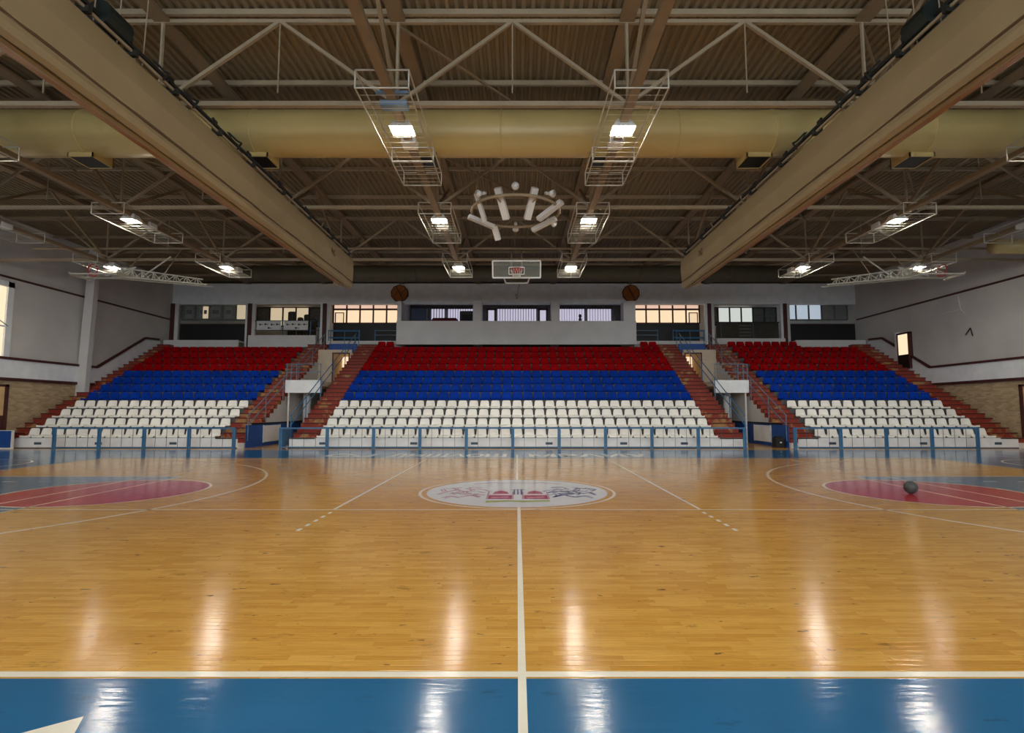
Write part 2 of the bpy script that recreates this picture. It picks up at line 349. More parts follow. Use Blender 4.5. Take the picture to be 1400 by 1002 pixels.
for s, X, w in ((-1, XL, wl), (1, XR, wr)):
    e = -s * .012
    B(*sorted((X, X + e * 2)), -8, 33.5, 0, 2.95).build('brick_facing', 'brick', w)
    B(*sorted((X, X - s * .14)), -8, 28.3, 2.92, 3.05).build('lower_ledge', 'brown', w)
    B(*sorted((X, X - s * .10)), -8, 28.6, 3.05, 3.86).build('parapet_band', 'whitewall', w)
    MB().path([(X - s * .12, -8, 3.9), (X - s * .12, 28.4, 3.9), (X - s * .12, 32.0, 5.95), (X - s * .12, 33.2, 6.02)], .075, 4).build('handrail', 'brown', w)
    MB().prism([(28.3, 3.1), (28.6, 3.86), (32.0, 5.86), (33.4, 5.9), (33.4, 4.0)], 'x', X, X - s * .08).build('parapet_band', 'whitewall', w)
    B(*sorted((X, X - s * .07)), -8, 34.4, 7.42, 7.50).build('upper_ledge', 'brown', w)
# tapered concrete column against the left wall
tag(MB().poly([(-22.38, 27.2, 2.0), (-21.9, 27.2, 2.0), (-21.9, 27.5, 2.0), (-22.38, 27.5, 2.0), (-22.1, 27.2, 9.9), (-21.68, 27.2, 9.9), (-21.68, 27.5, 9.9), (-22.1, 27.5, 9.9)],
    [(3, 2, 1, 0), (4, 5, 6, 7), (0, 1, 5, 4), (1, 2, 6, 5), (2, 3, 7, 6), (3, 0, 4, 7)]).build('column', 'greywall', at=(-22, 27.45, 2.0)), 'tall tapered grey column against the side wall with the big window', 'column')
# left side window
wf = struct(MB().box(XL, XL + .1, 23.22, 23.5, 3.9, 7.25).box(XL, XL + .1, 17, 23.5, 7.02, 7.25).box(XL, XL + .08, 17, 23.3, 5.25, 5.31).box(XL, XL + .1, 20, 20.15, 3.95, 7.1).build('window_1', 'whitewall'))
for y in (17.1, 20.15):
    for z in (3.97, 5.31): B(XL + .01, XL + .03, y, y + (2.9 if y < 18 else 3.05), z, z + (1.27 if z < 5 else 1.7)).build('pane', 'sidewin', wf)
MB().tube((XL + .12, 22.4, 5.75), (XL + .12, 23.3, 5.3), .02, 4).build('stay_bar', 'railgrey', wf)
# tall slim window door on the right wall
dr = struct(MB().box(XR - .22, XR, 29.7, 29.78, 3.95, 5.98).box(XR - .22, XR, 30.55, 30.63, 3.95, 5.98).box(XR - .22, XR, 29.7, 30.63, 5.9, 6.0).build('door_1', 'brown'))
B(XR - .2, XR - .17, 29.78, 30.55, 4.75, 5.9).build('pane', 'sidewin', dr); B(XR - .21, XR - .17, 29.78, 30.55, 3.95, 4.75).build('lower_panel', 'black', dr)
struct(MB().box(XR - .2, XR - .01, 30.63, 30.82, 3.9, 6.1).build('trim_1', 'whitewall'))
for s, X, nm in ((-1, XL, 'door_2'), (1, XR, 'door_3')):
    y1 = 23.62 if s < 0 else 23.5
    a, b = sorted((X, X - s * .09)); d = struct(MB().box(a, b, y1 - .16, y1, 0, 2.75).box(a, b, 21.4, y1, 2.65, 2.75).box(a, b, 21.4, 21.5, 0, 2.75).build(nm, 'brown'))
    a, b = sorted((X - s * .02, X - s * .05))
    B(a, b, 21.5, y1 - .1, 0, 1.4).build('door_leaf', 'brown' if s < 0 else 'inner', d); B(a, b, 21.5, y1 - .1, 1.4, 2.65).build('pane', 'inner', d)
MB().path([(XR - .05, 27.6, 6.6), (XR - .05, 26.4, 6.6)], .02, 4).path([(XR - .05, 26.4, 7.3), (XR - .05, 26.3, 6.6), (XR - .05, 26.0, 6.3)], .018, 4).build('wall_conduit', 'pale', wr)
MB().path([(XR - .05, 26.1, 5.3), (XR - .05, 25.8, 5.6), (XR - .05, 25.7, 5.2)], .025, 4).build('wall_bracket', 'dark', wr)
# grey lintel band over the gallery, dark gap above
lt = struct(MB().box(XL, XR, 34.5, 34.8, 8.5, 9.86).build('lintel', 'whitewall'))
struct(B(XL, XR, 34.82, 37.5, 9.0, 9.1).build('ceiling_gallery', 'white'))

# added unseen glazing in the near wall, glowing to give frontal fill light
nw = struct(MB().box(-20.6, 20.4, -9, -8.9, 3.9, 4.0).box(-20.6, 20.4, -9, -8.9, 8.4, 8.5).build('added_fill_window', 'brown'))
for i in range(21): B(-20.5 + i * 2.04 - .05, -20.5 + i * 2.04 + .05, -9, -8.9, 4, 8.4).build('mullion', 'brown', nw)
for i in range(20): B(-20.5 + i * 2.04 + .05, -20.5 + (i + 1) * 2.04 - .05, -8.98, -8.95, 4, 8.4).build('pane', 'fillpane', nw)
# ------------------------------------------------------------------ stands
blocks = {'left': (XL, -12.96, -21.46, 16, 1), 'centre': (-8.68, 8.68, -8.66, 33, 0), 'right': (12.95, XR, 13.02, 14, -1)}
for nm, (x0, x1, sx, ns, _) in blocks.items():
    prof = [(Y0, 0)]
    for i in range(13): prof += [(step_y(i), step_z(i)), (step_y(i + 1), step_z(i))]
    prof += [(YEND, 0)]
    a, b = {'left': (-21.5, x1), 'centre': (x0, x1), 'right': (x0, 20.75)}[nm]
    t = struct(MB().prism(prof, 'x', a, b).build('seating_terrace', 'concrete'))
    fa, fb = {'left': (-22.0, -12.0), 'centre': (-9.78, 9.85), 'right': (12.07, 21.5)}[nm]
    B(fa, fb, Y0 - .06, Y0, 0, Z0 - .0).build('front_panel', 'whitewall', t)
    B(fa, fb, Y0 - .065, Y0 - .06, 0, .04).build('kick_strip', 'bar', t)
    r2 = random.Random(len(nm))
    x = fa + 1.3
    while x < fb - .8:
        B(x, x + .3, Y0 - .075, Y0 - .06, .16, .26).build('wall_vent', 'bar', t)
        x += r2.choice((2.6, 3.2, 3.9))
# stairs: aisle name, x range, side wall
aisles = [('left wall', XL + .15, -21.5, 0), ('left block', -12.95, -11.75, 1), ('centre left', -9.78, -8.68, -1), ('centre right', 8.68, 9.85, 1), ('right block', 11.75, 12.95, -1), ('right wall', 20.75, XR - .15, 0)]
alab = ['red brown steps running up beside the left side wall', 'red brown steps along the left block, next to its raised landing', 'red brown steps at the left edge of the middle block of seats',
        'red brown steps at the right edge of the middle block of seats', 'red brown steps along the right block, next to its raised landing', 'red brown steps running up beside the right side wall']
for (nm, x0, x1, sd), lb in zip(aisles, alab):
    st = thing('aisle_stairs', lb, 'stairs', ((x0 + x1) / 2, Y0, 0), 'stairs through the seating')
    H, R = TR / 2, RI / 2
    prof = [(Y0, 0), (Y0, .1)]
    for j in range(26): prof += [(Y0 + H * j, Z0 - .21 + R * j + (.0 if j else .0)), (Y0 + H * (j + 1), Z0 - .21 + R * j)]
    prof += [(Y0 + H * 26, 0)]
    prof = [p for i, p in enumerate(prof) if i == 0 or p != prof[i - 1]]
    MB().prism(prof, 'x', x0 + .01, x1 - .01).build('side_wall', 'white', st)
    for j in range(26):
        z = Z0 + R * j - .21
        m_ = MB().box(x0, x1, Y0 + H * j - .02, Y0 + H * (j + 1), z, z + .21); m_.k = 1; m_.box(x0, x1, Y0 + H * j - .06, Y0 + H * j - .02, z + .165, z + .208).build('step', ['step', 'nosing'], st)
# seats
def seat_shell(w=.50, d=.42):
    """pan: a shallow bucket with a rolled front lip"""
    mb = MB(); xs = [-.5, -.44, -.2, 0, .2, .44, .5]; ys = [(-.06, .045), (-.03, .085), (.08, .075), (.24, .06), (.36, .075), (.40, .12)]
    top = [[(x * w * (1 - .06 * (j == 0)), y, z + .02 * (abs(x) > .45) - .0 * j) for x in xs] for j, (y, z) in enumerate(ys)]
    pts = [p for r in top for p in r] + [(p[0], p[1], max(.0, p[2] - .035)) for r in top for p in r]
    nx, ny = len(xs), len(ys); o = nx * ny; fs = []
    for j in range(ny - 1):
        for i in range(nx - 1):
            a = j * nx + i; fs += [(a, a + 1, a + nx + 1, a + nx), (o + a, o + a + nx, o + a + nx + 1, o + a + 1)]
    for i in range(nx - 1): fs += [(i, o + i, o + i + 1, i + 1), ((ny - 1) * nx + i, (ny - 1) * nx + i + 1, o + (ny - 1) * nx + i + 1, o + (ny - 1) * nx + i)]
    for j in range(ny - 1): fs += [(j * nx, (j + 1) * nx, o + (j + 1) * nx, o + j * nx), (j * nx + nx - 1, o + j * nx + nx - 1, o + (j + 1) * nx + nx - 1, (j + 1) * nx + nx - 1)]
    return mb.poly(pts, fs)
def seat_back(mb=None, wide=0):
    """back: tapers upward, rounded top corners, dished and leaning"""
    mb = mb or MB()
    rows = [(.05, .224), (.16, .222), (.25, .214), (.32, .204), (.375, .186), (.402, .14)]
    if wide: rows = [(z, h + wide) for z, h in rows]
    us = [-1, -.8, -.35, .35, .8, 1]
    fr = [[(u * hw, .40 + (z - .09) * .22 - .035 * abs(u) ** 2, z) for u in us] for z, hw in rows]
    pts = [p for r in fr for p in r] + [(p[0], p[1] + .028, p[2]) for r in fr for p in r]
    nx, ny = len(us), len(rows); o = nx * ny; fs = []
    for j in range(ny - 1):
        for i in range(nx - 1):
            a = j * nx + i; fs += [(a, a + 1, a + nx + 1, a + nx), (o + a, o + a + nx, o + a + nx + 1, o + a + 1)]
        fs += [(j * nx, (j + 1) * nx, o + (j + 1) * nx, o + j * nx), (j * nx + nx - 1, o + j * nx + nx - 1, o + (j + 1) * nx + nx - 1, (j + 1) * nx + nx - 1)]
    t = (ny - 1) * nx
    for i in range(nx - 1): fs += [(t + i, t + i + 1, o + t + i + 1, o + t + i), (i, o + i, o + i + 1, i + 1)]
    return mb.poly(pts, fs)
pan_me = seat_shell().mesh('seat_pan', 'seatw', True); back_me = seat_back().mesh('backrest', 'seatw', True)
brk_me = MB().box(-.16, -.13, .0, .36, 0, .03).box(.13, .16, .0, .36, 0, .03).mesh('bracket', 'bracket')
full = {}
for c, m in (('blue', 'seatb'), ('red', 'seatr')):
    full[c] = seat_back(seat_shell(), .022).mesh(c + '_seat', m, True)
def word(i):
    tens = ['', '', 'twenty', 'thirty']
    if i <= 17: return ORDW[i - 1]
    return {18: 'eighteenth', 19: 'nineteenth', 20: 'twentieth'}.get(i) or (tens[i // 10] + ' ' + ORDW[i % 10 - 1])
rown = {'white': ['front row', 'second row', 'third row', 'fourth row'], 'blue': ['lowest blue row', 'second blue row', 'third blue row', 'top blue row'], 'red': ['lowest red row', 'second red row', 'third red row', 'fourth red row', 'topmost red row']}
rs = random.Random(11)
for nm, (x0, x1, sx, ns, _) in blocks.items():
    pitch = {'left': .53, 'centre': .525, 'right': .545}[nm]
    for i in range(13):
        col = 'white' if i < 4 else 'blue' if i < 8 else 'red'; ri = i if i < 4 else i - 4 if i < 8 else i - 8
        for j in range(ns):
            x = sx + pitch * (j + .5)
            if i == 12 and not ((nm == 'centre' and abs(x) > 7.6) or (nm == 'right' and x < 17.4)): continue
            loc = (x, step_y(i) + .06, step_z(i))
            if col == 'white':
                o = bpy.data.objects.new('white_seat', pan_me); C.objects.link(o)
                for pn, me in (('backrest', back_me), ('bracket', brk_me)):
                    q = bpy.data.objects.new(pn, me); C.objects.link(q); q.parent = o
            else:
                o = bpy.data.objects.new(col + '_seat', full[col]); C.objects.link(o)
            o.location = loc; o.rotation_euler = (0, 0, rs.uniform(-.012, .012))
            k, side = (j + 1, 'left') if j < (ns + 1) // 2 else (ns - j, 'right')
            blk = {'left': 'left block', 'centre': 'middle block', 'right': 'right block'}[nm]
            tag(o, f'{col} plastic seat, {rown[col][ri]} of the {blk}, {word(k)} from its {side} end', 'seat', f'{col} seats in the stands')

# ------------------------------------------------------------------ tunnels and landings between the blocks
for s in (-1, 1):
    sd = SIDE[s]; xi, xo = s * (9.78 if s < 0 else 9.85), s * 11.75
    lo, hi = min(xi, xo), max(xi, xo)
    X = lambda a: a
    ld = thing('landing', f'white fronted concrete landing bridging the {sd} tunnel between the blocks', 'landing', ((lo + hi) / 2, 27.0, 2.5), 'landings over the tunnels')
    B(lo + .1, hi - .1, 27.0, 27.2, 2.5, 3.14).build('front_panel', 'whitewall', ld)
    B(lo + .1, hi - .1, 27.2, 31.6, 2.85, 3.1).build('slab', 'beige', ld)
    rl = MB(); yy = 27.06
    for z in (3.95, 3.55): rl.tube((lo + .1, yy, z), (hi - .1, yy, z), .022, 6)
    rl.build('rail', 'railgrey', ld)
    for t in (0.07, .18, .32, .93): MB().tube((xo + (xi - xo) * t, yy, 3.1), (xo + (xi - xo) * t, yy, 3.95), .022, 6).build('rail_post', 'railgrey', ld)
    MB().tube((s * 11.5, 27.1, 0), (s * 11.5, 27.1, 2.5), .045, 8).build('prop_pole', 'pale', ld)
    MB().tube((s * 11.15, 28.6, 0), (s * 11.15, 28.6, 2.85), .2, 16).build('pillar', 'white', ld, True)
    # back of the landing: beige wall with a doorway into a lit room
    dx0, dx1 = s * 10.85, s * 9.95; da, db = min(dx0, dx1), max(dx0, dx1)
    w = struct(MB().box(lo, da, 31.6, 31.75, 3.1, 5.2).box(db, hi, 31.6, 31.75, 3.1, 5.2).box(da, db, 31.6, 31.75, 4.95, 5.2).build('wall_landing_' + sd, 'beige'))
    MB().box(da - .06, da, 31.56, 31.62, 3.1, 5.0).box(db, db + .06, 31.56, 31.62, 3.1, 5.0).box(da - .06, db + .06, 31.56, 31.62, 4.95, 5.02).build('door_frame', 'brown', w)
    B(lo, hi, 33.1, 33.2, 3.1, 5.2).build('inner_wall', 'inner', w); B(lo, hi, 31.75, 33.2, 3.0, 3.1).build('inner_floor', 'beige', w)
    rm = MB().box(da + .1, db - .1, 32.9, 33.0, 3.5, 4.9).build('inner_glow_panel', 'warmwin', w)  # emissive panel standing for the lit interior behind the doorway
    # tunnel back, dark
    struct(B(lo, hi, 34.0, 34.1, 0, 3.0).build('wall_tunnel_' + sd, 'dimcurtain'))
    # blue dado on the stair wall facing the tunnel, with a white notice board
    f = -s * .02
    dd = struct(B(*sorted((xo, xo + f)), 23.4, 31, 0, .98).build('trim_tunnel_' + sd, 'bluewall')); B(*sorted((xo, xo + 2 * f)), 23.9, 31, .98, 1.06).build('dado_cap', 'black', dd)
    a, b = sorted((xo + 1.2 * f, xo + 3 * f))
    bd = tag(MB().box(a, b, 25.0, 26.7, .16, .92).build('notice_board', 'whitewall', at=(xo, 25.8, .16)), f'blank white board leaning on the blue wall of the {sd} tunnel', 'board')
    B(a - .005, b + .005, 24.96, 25.0, .14, .94).build('board_edge', 'pale', bd); B(a - .005, b + .005, 26.7, 26.74, .14, .94).build('board_edge', 'pale', bd)
    # blue panelled gallery bridge above
    br = thing('gallery_bridge', f'blue panelled gallery bridge above the {sd} tunnel doorway', 'bridge', ((lo + hi) / 2, 33.0, 5.2), 'gallery bridges')
    B(lo + .1, hi - .1, 33.0, 33.08, 5.18, 5.72).build('blue_panel', 'bluewall', br); B(lo + .1, hi - .1, 32.98, 33.1, 5.1, 5.18).build('white_edge', 'whitewall', br)
    B(lo + .1, hi - .1, 33.08, 33.42, 5.2, 5.45).build('slab', 'beige', br); rr = MB()
    for z in (6.1, 6.55): rr.tube((lo + .1, 33.3, z), (hi - .1, 33.3, z), .022, 6)
    rr.build('rail', 'railblue', br)
    for t in (0, .5, 1): MB().tube((lo + .1 + (hi - lo - .2) * t, 33.3, 5.1), (lo + .1 + (hi - lo - .2) * t, 33.3, 6.55), .022, 6).build('rail_post', 'railblue', br)
    # handrails on the tunnel side of both stairs
    for x, m, who in ((xi, 'railblue', 'middle block steps'), (xo, 'railgrey', f'{sd} block steps')):
        x += (s * .05 if abs(x) < 10.5 else -s * .05)
        zz = lambda y: Z0 + (y - Y0) / TR * RI
        hr = thing('handrail', f'{"blue" if m == "railblue" else "grey blue"} two bar handrail climbing the {who} beside the {sd} tunnel', 'handrail', (x, Y0 + .3, .6), 'stair handrails')
        for h in (.86, .45): MB().path([(x, 23.45, zz(23.45) + h), (x, 32.6, zz(32.6) + h)], .024, 6).build('rail', m, hr)
        for y in (23.5, 25.1, 26.9, 28.7, 30.6, 32.4): MB().tube((x, y, zz(y) - .25), (x, y, zz(y) + .86), .024, 6).build('rail_post', m, hr)
tag(MB().cbox(11.24, 11.64, 23.55, 23.9, 0, .42, .03).cbox(11.29, 11.59, 23.6, 23.85, .42, .5, .02).build('equipment_bag', 'black', at=(11.46, 23.75, 0)), 'black bag standing on the floor by the right tunnel wall', 'bag')
tag(MB().box(11.42, 11.5, 23.54, 23.55, .2, .26).build('bag_badge', 'pale', bpy.data.objects['equipment_bag']), '', '')
bb = bpy.data.objects['bag_badge']; del bb['label'], bb['category']

# ------------------------------------------------------------------ fences in front of the stands
for nm, x0, x1, nb, lb in (('l', -19.4, -11.87, 4, 'blue steel fence with thin bars before the left block'), ('c', -9.97, 9.6, 10, 'long blue steel fence with thin bars before the middle block'), ('r', 11.65, 19.3, 4, 'blue steel fence with thin bars before the right block')):
    yf = 22.85 if nm == 'c' else 22.7
    fe = thing('barrier_fence', lb, 'fence', ((x0 + x1) / 2, yf, 0), 'fences before the stands')
    B(x0 - .04, x1 + .04, yf - .03, yf + .03, .84, .90).build('top_rail', 'railblue', fe); B(x0, x1, yf - .02, yf + .02, .055, .10).build('bottom_rail', 'railblue', fe)
    for i in range(nb + 1):
        x = x0 + (x1 - x0) * i / nb
        MB().box(x - .065, x - .02, yf - .035, yf + .035, 0, .88).box(x + .02, x + .065, yf - .035, yf + .035, 0, .88).box(x - .02, x + .02, yf - .01, yf + .01, .02, .86).build('fence_post', 'railblue', fe)
        if i < nb:
            for j in (1, 2, 3):
                xb = x + (x1 - x0) / nb * j / 4; MB().tube((xb, yf, .08), (xb, yf, .86), .009, 4).build('bar', 'bar', fe)
    if nm == 'c': B(x0 - .05, x0 + .0, yf, yf + .9, .1, .86).build('end_panel', 'railblue', fe)
pb = tag(MB().box(XL + .1, -21.25, 22.75, 22.83, .06, .76).build('barrier_board', 'bluewall', at=(-21.8, 22.8, 0)), 'low blue board with a pale edge in front of the left side wall', 'board')
B(XL + .1, -21.2, 22.74, 22.84, .76, .79).build('board_edge', 'pale', pb); B(-21.25, -21.21, 22.74, 22.84, .06, .76).build('board_edge', 'pale', pb); B(XL + .1, -21.2, 22.74, 22.84, 0, .06).build('board_edge', 'pale', pb)

# ------------------------------------------------------------------ gallery: booths behind the top row
G = 5.9
def window_row(name, x0, x1, y, z0, z1, mats, fm='brown', transom=None):
    n = len(mats); w = (x1 - x0) / n; f = MB()
    for i in range(n + 1): f.box(x0 + w * i - .05, x0 + w * i + .05, y - .06, y, z0, z1)
    f.box(x0, x1, y - .06, y, z0 - .05, z0 + .04).box(x0, x1, y - .06, y, z1 - .05, z1)
    if transom: f.box(x0, x1, y - .065, y, transom - .06, transom + .06)
    o = struct(f.build(name, fm))
    for i, m in enumerate(mats):
        if m: B(x0 + w * i + .05, x0 + w * (i + 1) - .05, y - .02, y + .0, z0, transom or z1).build('pane', m, o)
        if transom: B(x0 + w * i + .05, x0 + w * (i + 1) - .05, y - .02, y, transom, z1).build('pane', 'peach', o)
    return o
posts = [-22.24, -17.25, -12.42, 12.4, 17.28]
for i, x in enumerate(posts):
    p = struct(MB().box(x - .28, x - .12, 34.3, 34.5, 5.5, 8.5).build(f'trim_{i + 2}', 'whitewall'))
    B(x - .12, x + .12, 34.25, 34.5, 5.5, 8.5).build('post_face', 'brown', p); B(x + .12, x + .34, 34.35, 34.5, 5.5, 8.5).build('post_face', 'white', p)
struct(B(XL, XR, YEND + .01, 37.5, 5.2, 5.48).build('floor_gallery', 'beige'))
# booth sills (white parapets)
for i, (x0, x1, y, z1) in enumerate(((-22.2, -17.5, 33.5, 6.02), (-16.95, -12.7, 33.6, 6.34), (17.5, 21.9, 33.5, 6.02), (12.75, 17.1, 34.0, 6.2), (-12.2, -7.5, 34.1, 6.05), (7.5, 12.1, 34.1, 6.05))):
    w = struct(B(x0, x1, y, y + .12, 5.48, z1).build(f'wall_booth_{i + 1}', 'white'))
    if i in (0, 2): B(x0, x1, y + .12, 34.6, 5.9, z1 - .02).build('shelf', 'white', w)
# booth 1 and 6: black lower glazing
for i, (x0, x1, lb) in enumerate(((-21.85, -17.55, 'far left'), (17.6, 21.9, 'far right'))):
    g = thing('booth_glazing', f'black lower glazing of the {lb} gallery booth', 'glazing', ((x0 + x1) / 2, 34.5, 6.0), 'black booth glazing')
    B(x0, x1, 34.52, 34.56, 6.0, 7.18).build('dark_panel', 'black', g); B(x0, x1, 34.50, 34.56, 7.16, 7.22).build('top_rail', 'brown', g); B(x0, x1, 34.53, 34.54, 7.22, 8.5).build('pane', 'glass', g)
window_row('window_2', -22.3, -17.8, 35.4, 7.62, 8.8, ['dimcurtain', 'dimcurtain', 'dimcurtain', 'dimcurtain', 'cream'], 'black')
window_row('window_3', 17.7, 21.95, 35.4, 7.62, 8.8, ['coolb', 'coolb', 'coolb', 'dimcurtain', 'dimcurtain'], 'black')
for i, (x, w, m) in enumerate(((-22.0, .5, 'bracket'), (-21.1, .25, 'bracket'), (-20.85, .34, 'cream'), (-20.3, .6, 'bracket'), (-19.4, .5, 'bracket'))):  # the cream entry is a glowing strip of daylit pane
    o = tag(B(x, x + w, 35.26, 35.30, 7.7 + .1 * (i % 2), 8.5).build('wall_notice', m, at=(x + w / 2, 35.28, 7.7)), f'{["small square grey", "narrow grey", "daylit pane strip as cream", "wide grey", "medium grey"][i]} notice hung at the back of the far left booth', 'notice', 'notices in the far left booth')
    B(x + .08, x + w - .08, 35.24, 35.26, 8.0, 8.25).build('print', 'dark', o)
# booth 2: curtains and two banner boards
window_row('window_4', -18.3, -13.7, 37.4, 7.5, 8.85, ['dimcurtain', 'cream', 'cream', 'cream', 'dimcurtain'], 'black')
for i, (x, w, z) in enumerate(((-15.75, .5, 8.4), (-15.1, .35, 8.0), (-14.65, .35, 8.2), (-14.2, .35, 7.9))):
    tag(MB().cbox(x, x + w, 36.5, 36.8, 5.48, z, .06).build('stored_box', 'olive', at=(x + w / 2, 36.65, 5.48)), f'dark stacked box, {ORDW[i]} along the curtained window of the banner booth', 'box', 'boxes in the banner booth')
for i, (x0, x1) in enumerate(((-16.75, -15.2), (-15.0, -13.45))):
    o = tag(B(x0, x1, 34.245, 34.276, 6.78, 7.36).build('banner_board', 'pale', at=((x0 + x1) / 2, 34.25, 6.78)), f'white printed banner on the booth railing, {"nearer the dark glass booth" if i == 0 else "nearer the open gallery stairs"}', 'banner', 'booth railing banners')
    for j, (a, z) in enumerate(((.14, 7.12), (.36, 7.14), (.62, 7.12), (.84, 7.13), (.5, 6.9))):
        xx = x0 + (x1 - x0) * a; MB().prism([(xx - .05, z - .05), (xx + .05, z - .05), (xx + .08, z), (xx + .04, z + .06), (xx - .06, z + .05)], 'y', 34.235, 34.245).build('printed_mark', 'navy', o)
        B(xx + .09, xx + .2, 34.235, 34.245, z - .02, z + .02).build('printed_mark', 'dimcurtain', o)
rg = thing('booth_railing', 'dark railing with blue post in front of the banner booth', 'railing', (-14.8, 34.3, 6.3))
for z in (6.75, 7.38): MB().tube((-16.9, 34.3, z), (-12.7, 34.3, z), .025, 6).build('rail', 'bar', rg)
for x in (-15.1, -13.3, -12.8): MB().tube((x, 34.3, 6.0), (x, 34.3, 7.4), .035, 6).build('rail_post', 'railblue', rg)
# booths 3 and 4: bright glazed openings with rails
for s, nm in ((-1, 'window_5'), (1, 'window_6')):
    x0, x1 = (-12.15, -7.75) if s < 0 else (7.65, 12.05)
    window_row(nm, x0, x1, 35.2, 7.36, 8.62, ['warmwin'] * 5, 'brown', 8.28)
    d = struct(B(x0, x1, 35.2, 35.25, 5.5, 7.34).build(f'wall_dark_{SIDE[s]}', 'black'))
    sx = x0 + .15 if s < 0 else x1 - .75
    o = tag(MB().box(sx, sx + .06, 35.0, 35.05, 7.3, 8.05).box(sx + .55, sx + .6, 35.0, 35.05, 7.3, 8.05).box(sx, sx + .6, 35.0, 35.05, 8.0, 8.05).box(sx, sx + .6, 35.0, 35.05, 7.3, 7.36).build('open_casement', 'brown', at=(sx + .3, 35.02, 7.3)), f'small open brown casement in the {SIDE[s]} bright gallery glazing', 'window')
    B(sx + .06, sx + .55, 35.02, 35.03, 7.36, 8.0).build('pane', 'glass', o)
    gr = thing('gallery_railing', f'blue two bar railing before the {SIDE[s]} bright gallery glazing', 'railing', ((x0 + x1) / 2, 34.3, 5.6), 'gallery railings')
    xa, xb = (x0, x0 + 2.0) if s < 0 else (x1 - 2.0, x1)
    for z in (6.3, 6.75): MB().tube((xa, 34.35, z), (xb, 34.35, z), .03, 6).build('rail', 'railblue', gr)
    xc, xd = (x0 + 3.0, x1) if s < 0 else (x0, x1 - 3.0)
    for z in (6.45, 6.75): MB().tube((xc, 34.35, z), (xd, 34.35, z), .025, 6).build('rail', 'railgrey', gr)
    for x in (xa, xb, xc, xd): MB().tube((x, 34.35, 5.5), (x, 34.35, 6.8), .03, 6).build('rail_post', 'railblue', gr)
    B(x0, x1, 33.9, 34.6, 5.4, 5.5).build('gallery_floor', 'beige', d)
# booth 5
window_row('window_7', 13.3, 18.2, 37.4, 7.6, 8.85, ['dimcurtain', 'cool', 'cool', 'cool', 'dimcurtain', 'dimcurtain'], 'black')
g = thing('booth_glazing', 'olive dark lower glazing of the gallery booth right of the steps', 'glazing', (15, 34.6, 6.2))
B(12.95, 17.0, 34.62, 34.66, 5.49, 7.3).build('dark_panel', 'olive', g); B(12.9, 17.05, 34.60, 34.67, 7.3, 7.36).build('top_rail', 'black', g)
for x in (13.2, 15.3): B(x, x + .06, 34.58, 34.62, 6.2, 7.3).build('mullion', 'bar', g)
for i in range(4): B(14.4, 15.2, 34.58, 34.6, 6.4 + i * .22, 6.5 + i * .22).build('louver', 'dimcurtain', g)
# middle press box
pbx = struct(MB().box(-7.55, 7.45, 33.3, 33.45, 5.72, 7.2).build('wall_press_box', 'white'))
for x0, x1 in ((-7.55, -7.3), (-2.78, -2.22), (2.15, 2.68), (6.7, 7.45)): struct(B(x0, x1, 33.46, 34.4, 5.72, 8.5).build('pillar', 'white'))
PBS = lambda: [struct(B(x, x + .12, 34.8, 36.79, 5.7, 8.99).build('wall_press_side', 'white')) for x in (-7.55, 7.33)]
struct(B(-7.4, 7.3, 33.46, 36.8, 5.9, 6.09).build('floor_press_box', 'concrete'))
wbk = struct(B(-7.5, 7.4, 36.8, 36.9, 5.7, 9.0).build('wall_press_back', 'dimcurtain'))
PBS()
def blinds(x0, x1, nm, loc):
    w = thing('vertical_blind', loc, 'blind', ((x0 + x1) / 2, 36.6, 7.2), 'vertical blinds in the press box')
    B(x0 - .03, x1 + .03, 36.56, 36.80, 8.58, 8.64).build('head_rail', 'dark', w)
    n = int((x1 - x0) / .17)
    for i in range(n):
        x = x0 + (x1 - x0) * i / n
        MB().poly([(x, 36.62, 7.4), (x + .14, 36.57, 7.4), (x + .14, 36.57, 8.58), (x, 36.62, 8.58), (x, 36.63, 7.4), (x + .14, 36.58, 7.4), (x + .14, 36.58, 8.58), (x, 36.63, 8.58)], [(0, 1, 2, 3), (7, 6, 5, 4), (0, 3, 7, 4), (1, 5, 6, 2)]).build('blind_slat', 'lilac', w)
blinds(-5.9, -4.95, 'a', 'short lilac vertical blind behind the navy board in the press box'); blinds(-4.75, -2.85, 'b', 'lilac vertical blind above the maroon sofa in the press box')
blinds(-1.35, 1.35, 'c', 'wide lilac vertical blind between the two dark doors of the press box'); blinds(2.75, 4.65, 'd', 'lilac vertical blind beside the second white pillar of the press box'); blinds(4.85, 6.5, 'e', 'lilac vertical blind at the bare end of the press box')
tag(MB().cbox(-7.0, -5.95, 35.0, 35.3, 6.1, 8.35, .03).build('partition_board', 'navy', at=(-6.5, 35.1, 6.1)), 'navy blue upright board inside the press box end', 'board')
sf = thing('sofa', 'maroon sofa back showing over the press box parapet', 'sofa', (-4.6, 35.2, 6.1)); MB().cbox(-5.7, -3.95, 35.3, 35.6, 6.1, 7.75, .12).build('backrest', 'maroon', sf); MB().cbox(-5.7, -3.95, 34.7, 35.3, 6.1, 7.0, .08).build('seat', 'maroon', sf)
tv = thing('monitor', 'black box monitor beside the first white pillar of the press box', 'monitor', (-3.1, 34.8, 6.1)); MB().cbox(-3.75, -2.85, 34.7, 35.1, 6.9, 8.1, .05).build('casing', 'black', tv); B(-3.65, -2.95, 34.68, 34.7, 7.2, 7.85).build('screen', 'darkglass', tv); B(-3.5, -3.1, 34.8, 35.0, 6.1, 6.9).build('stand', 'black', tv)
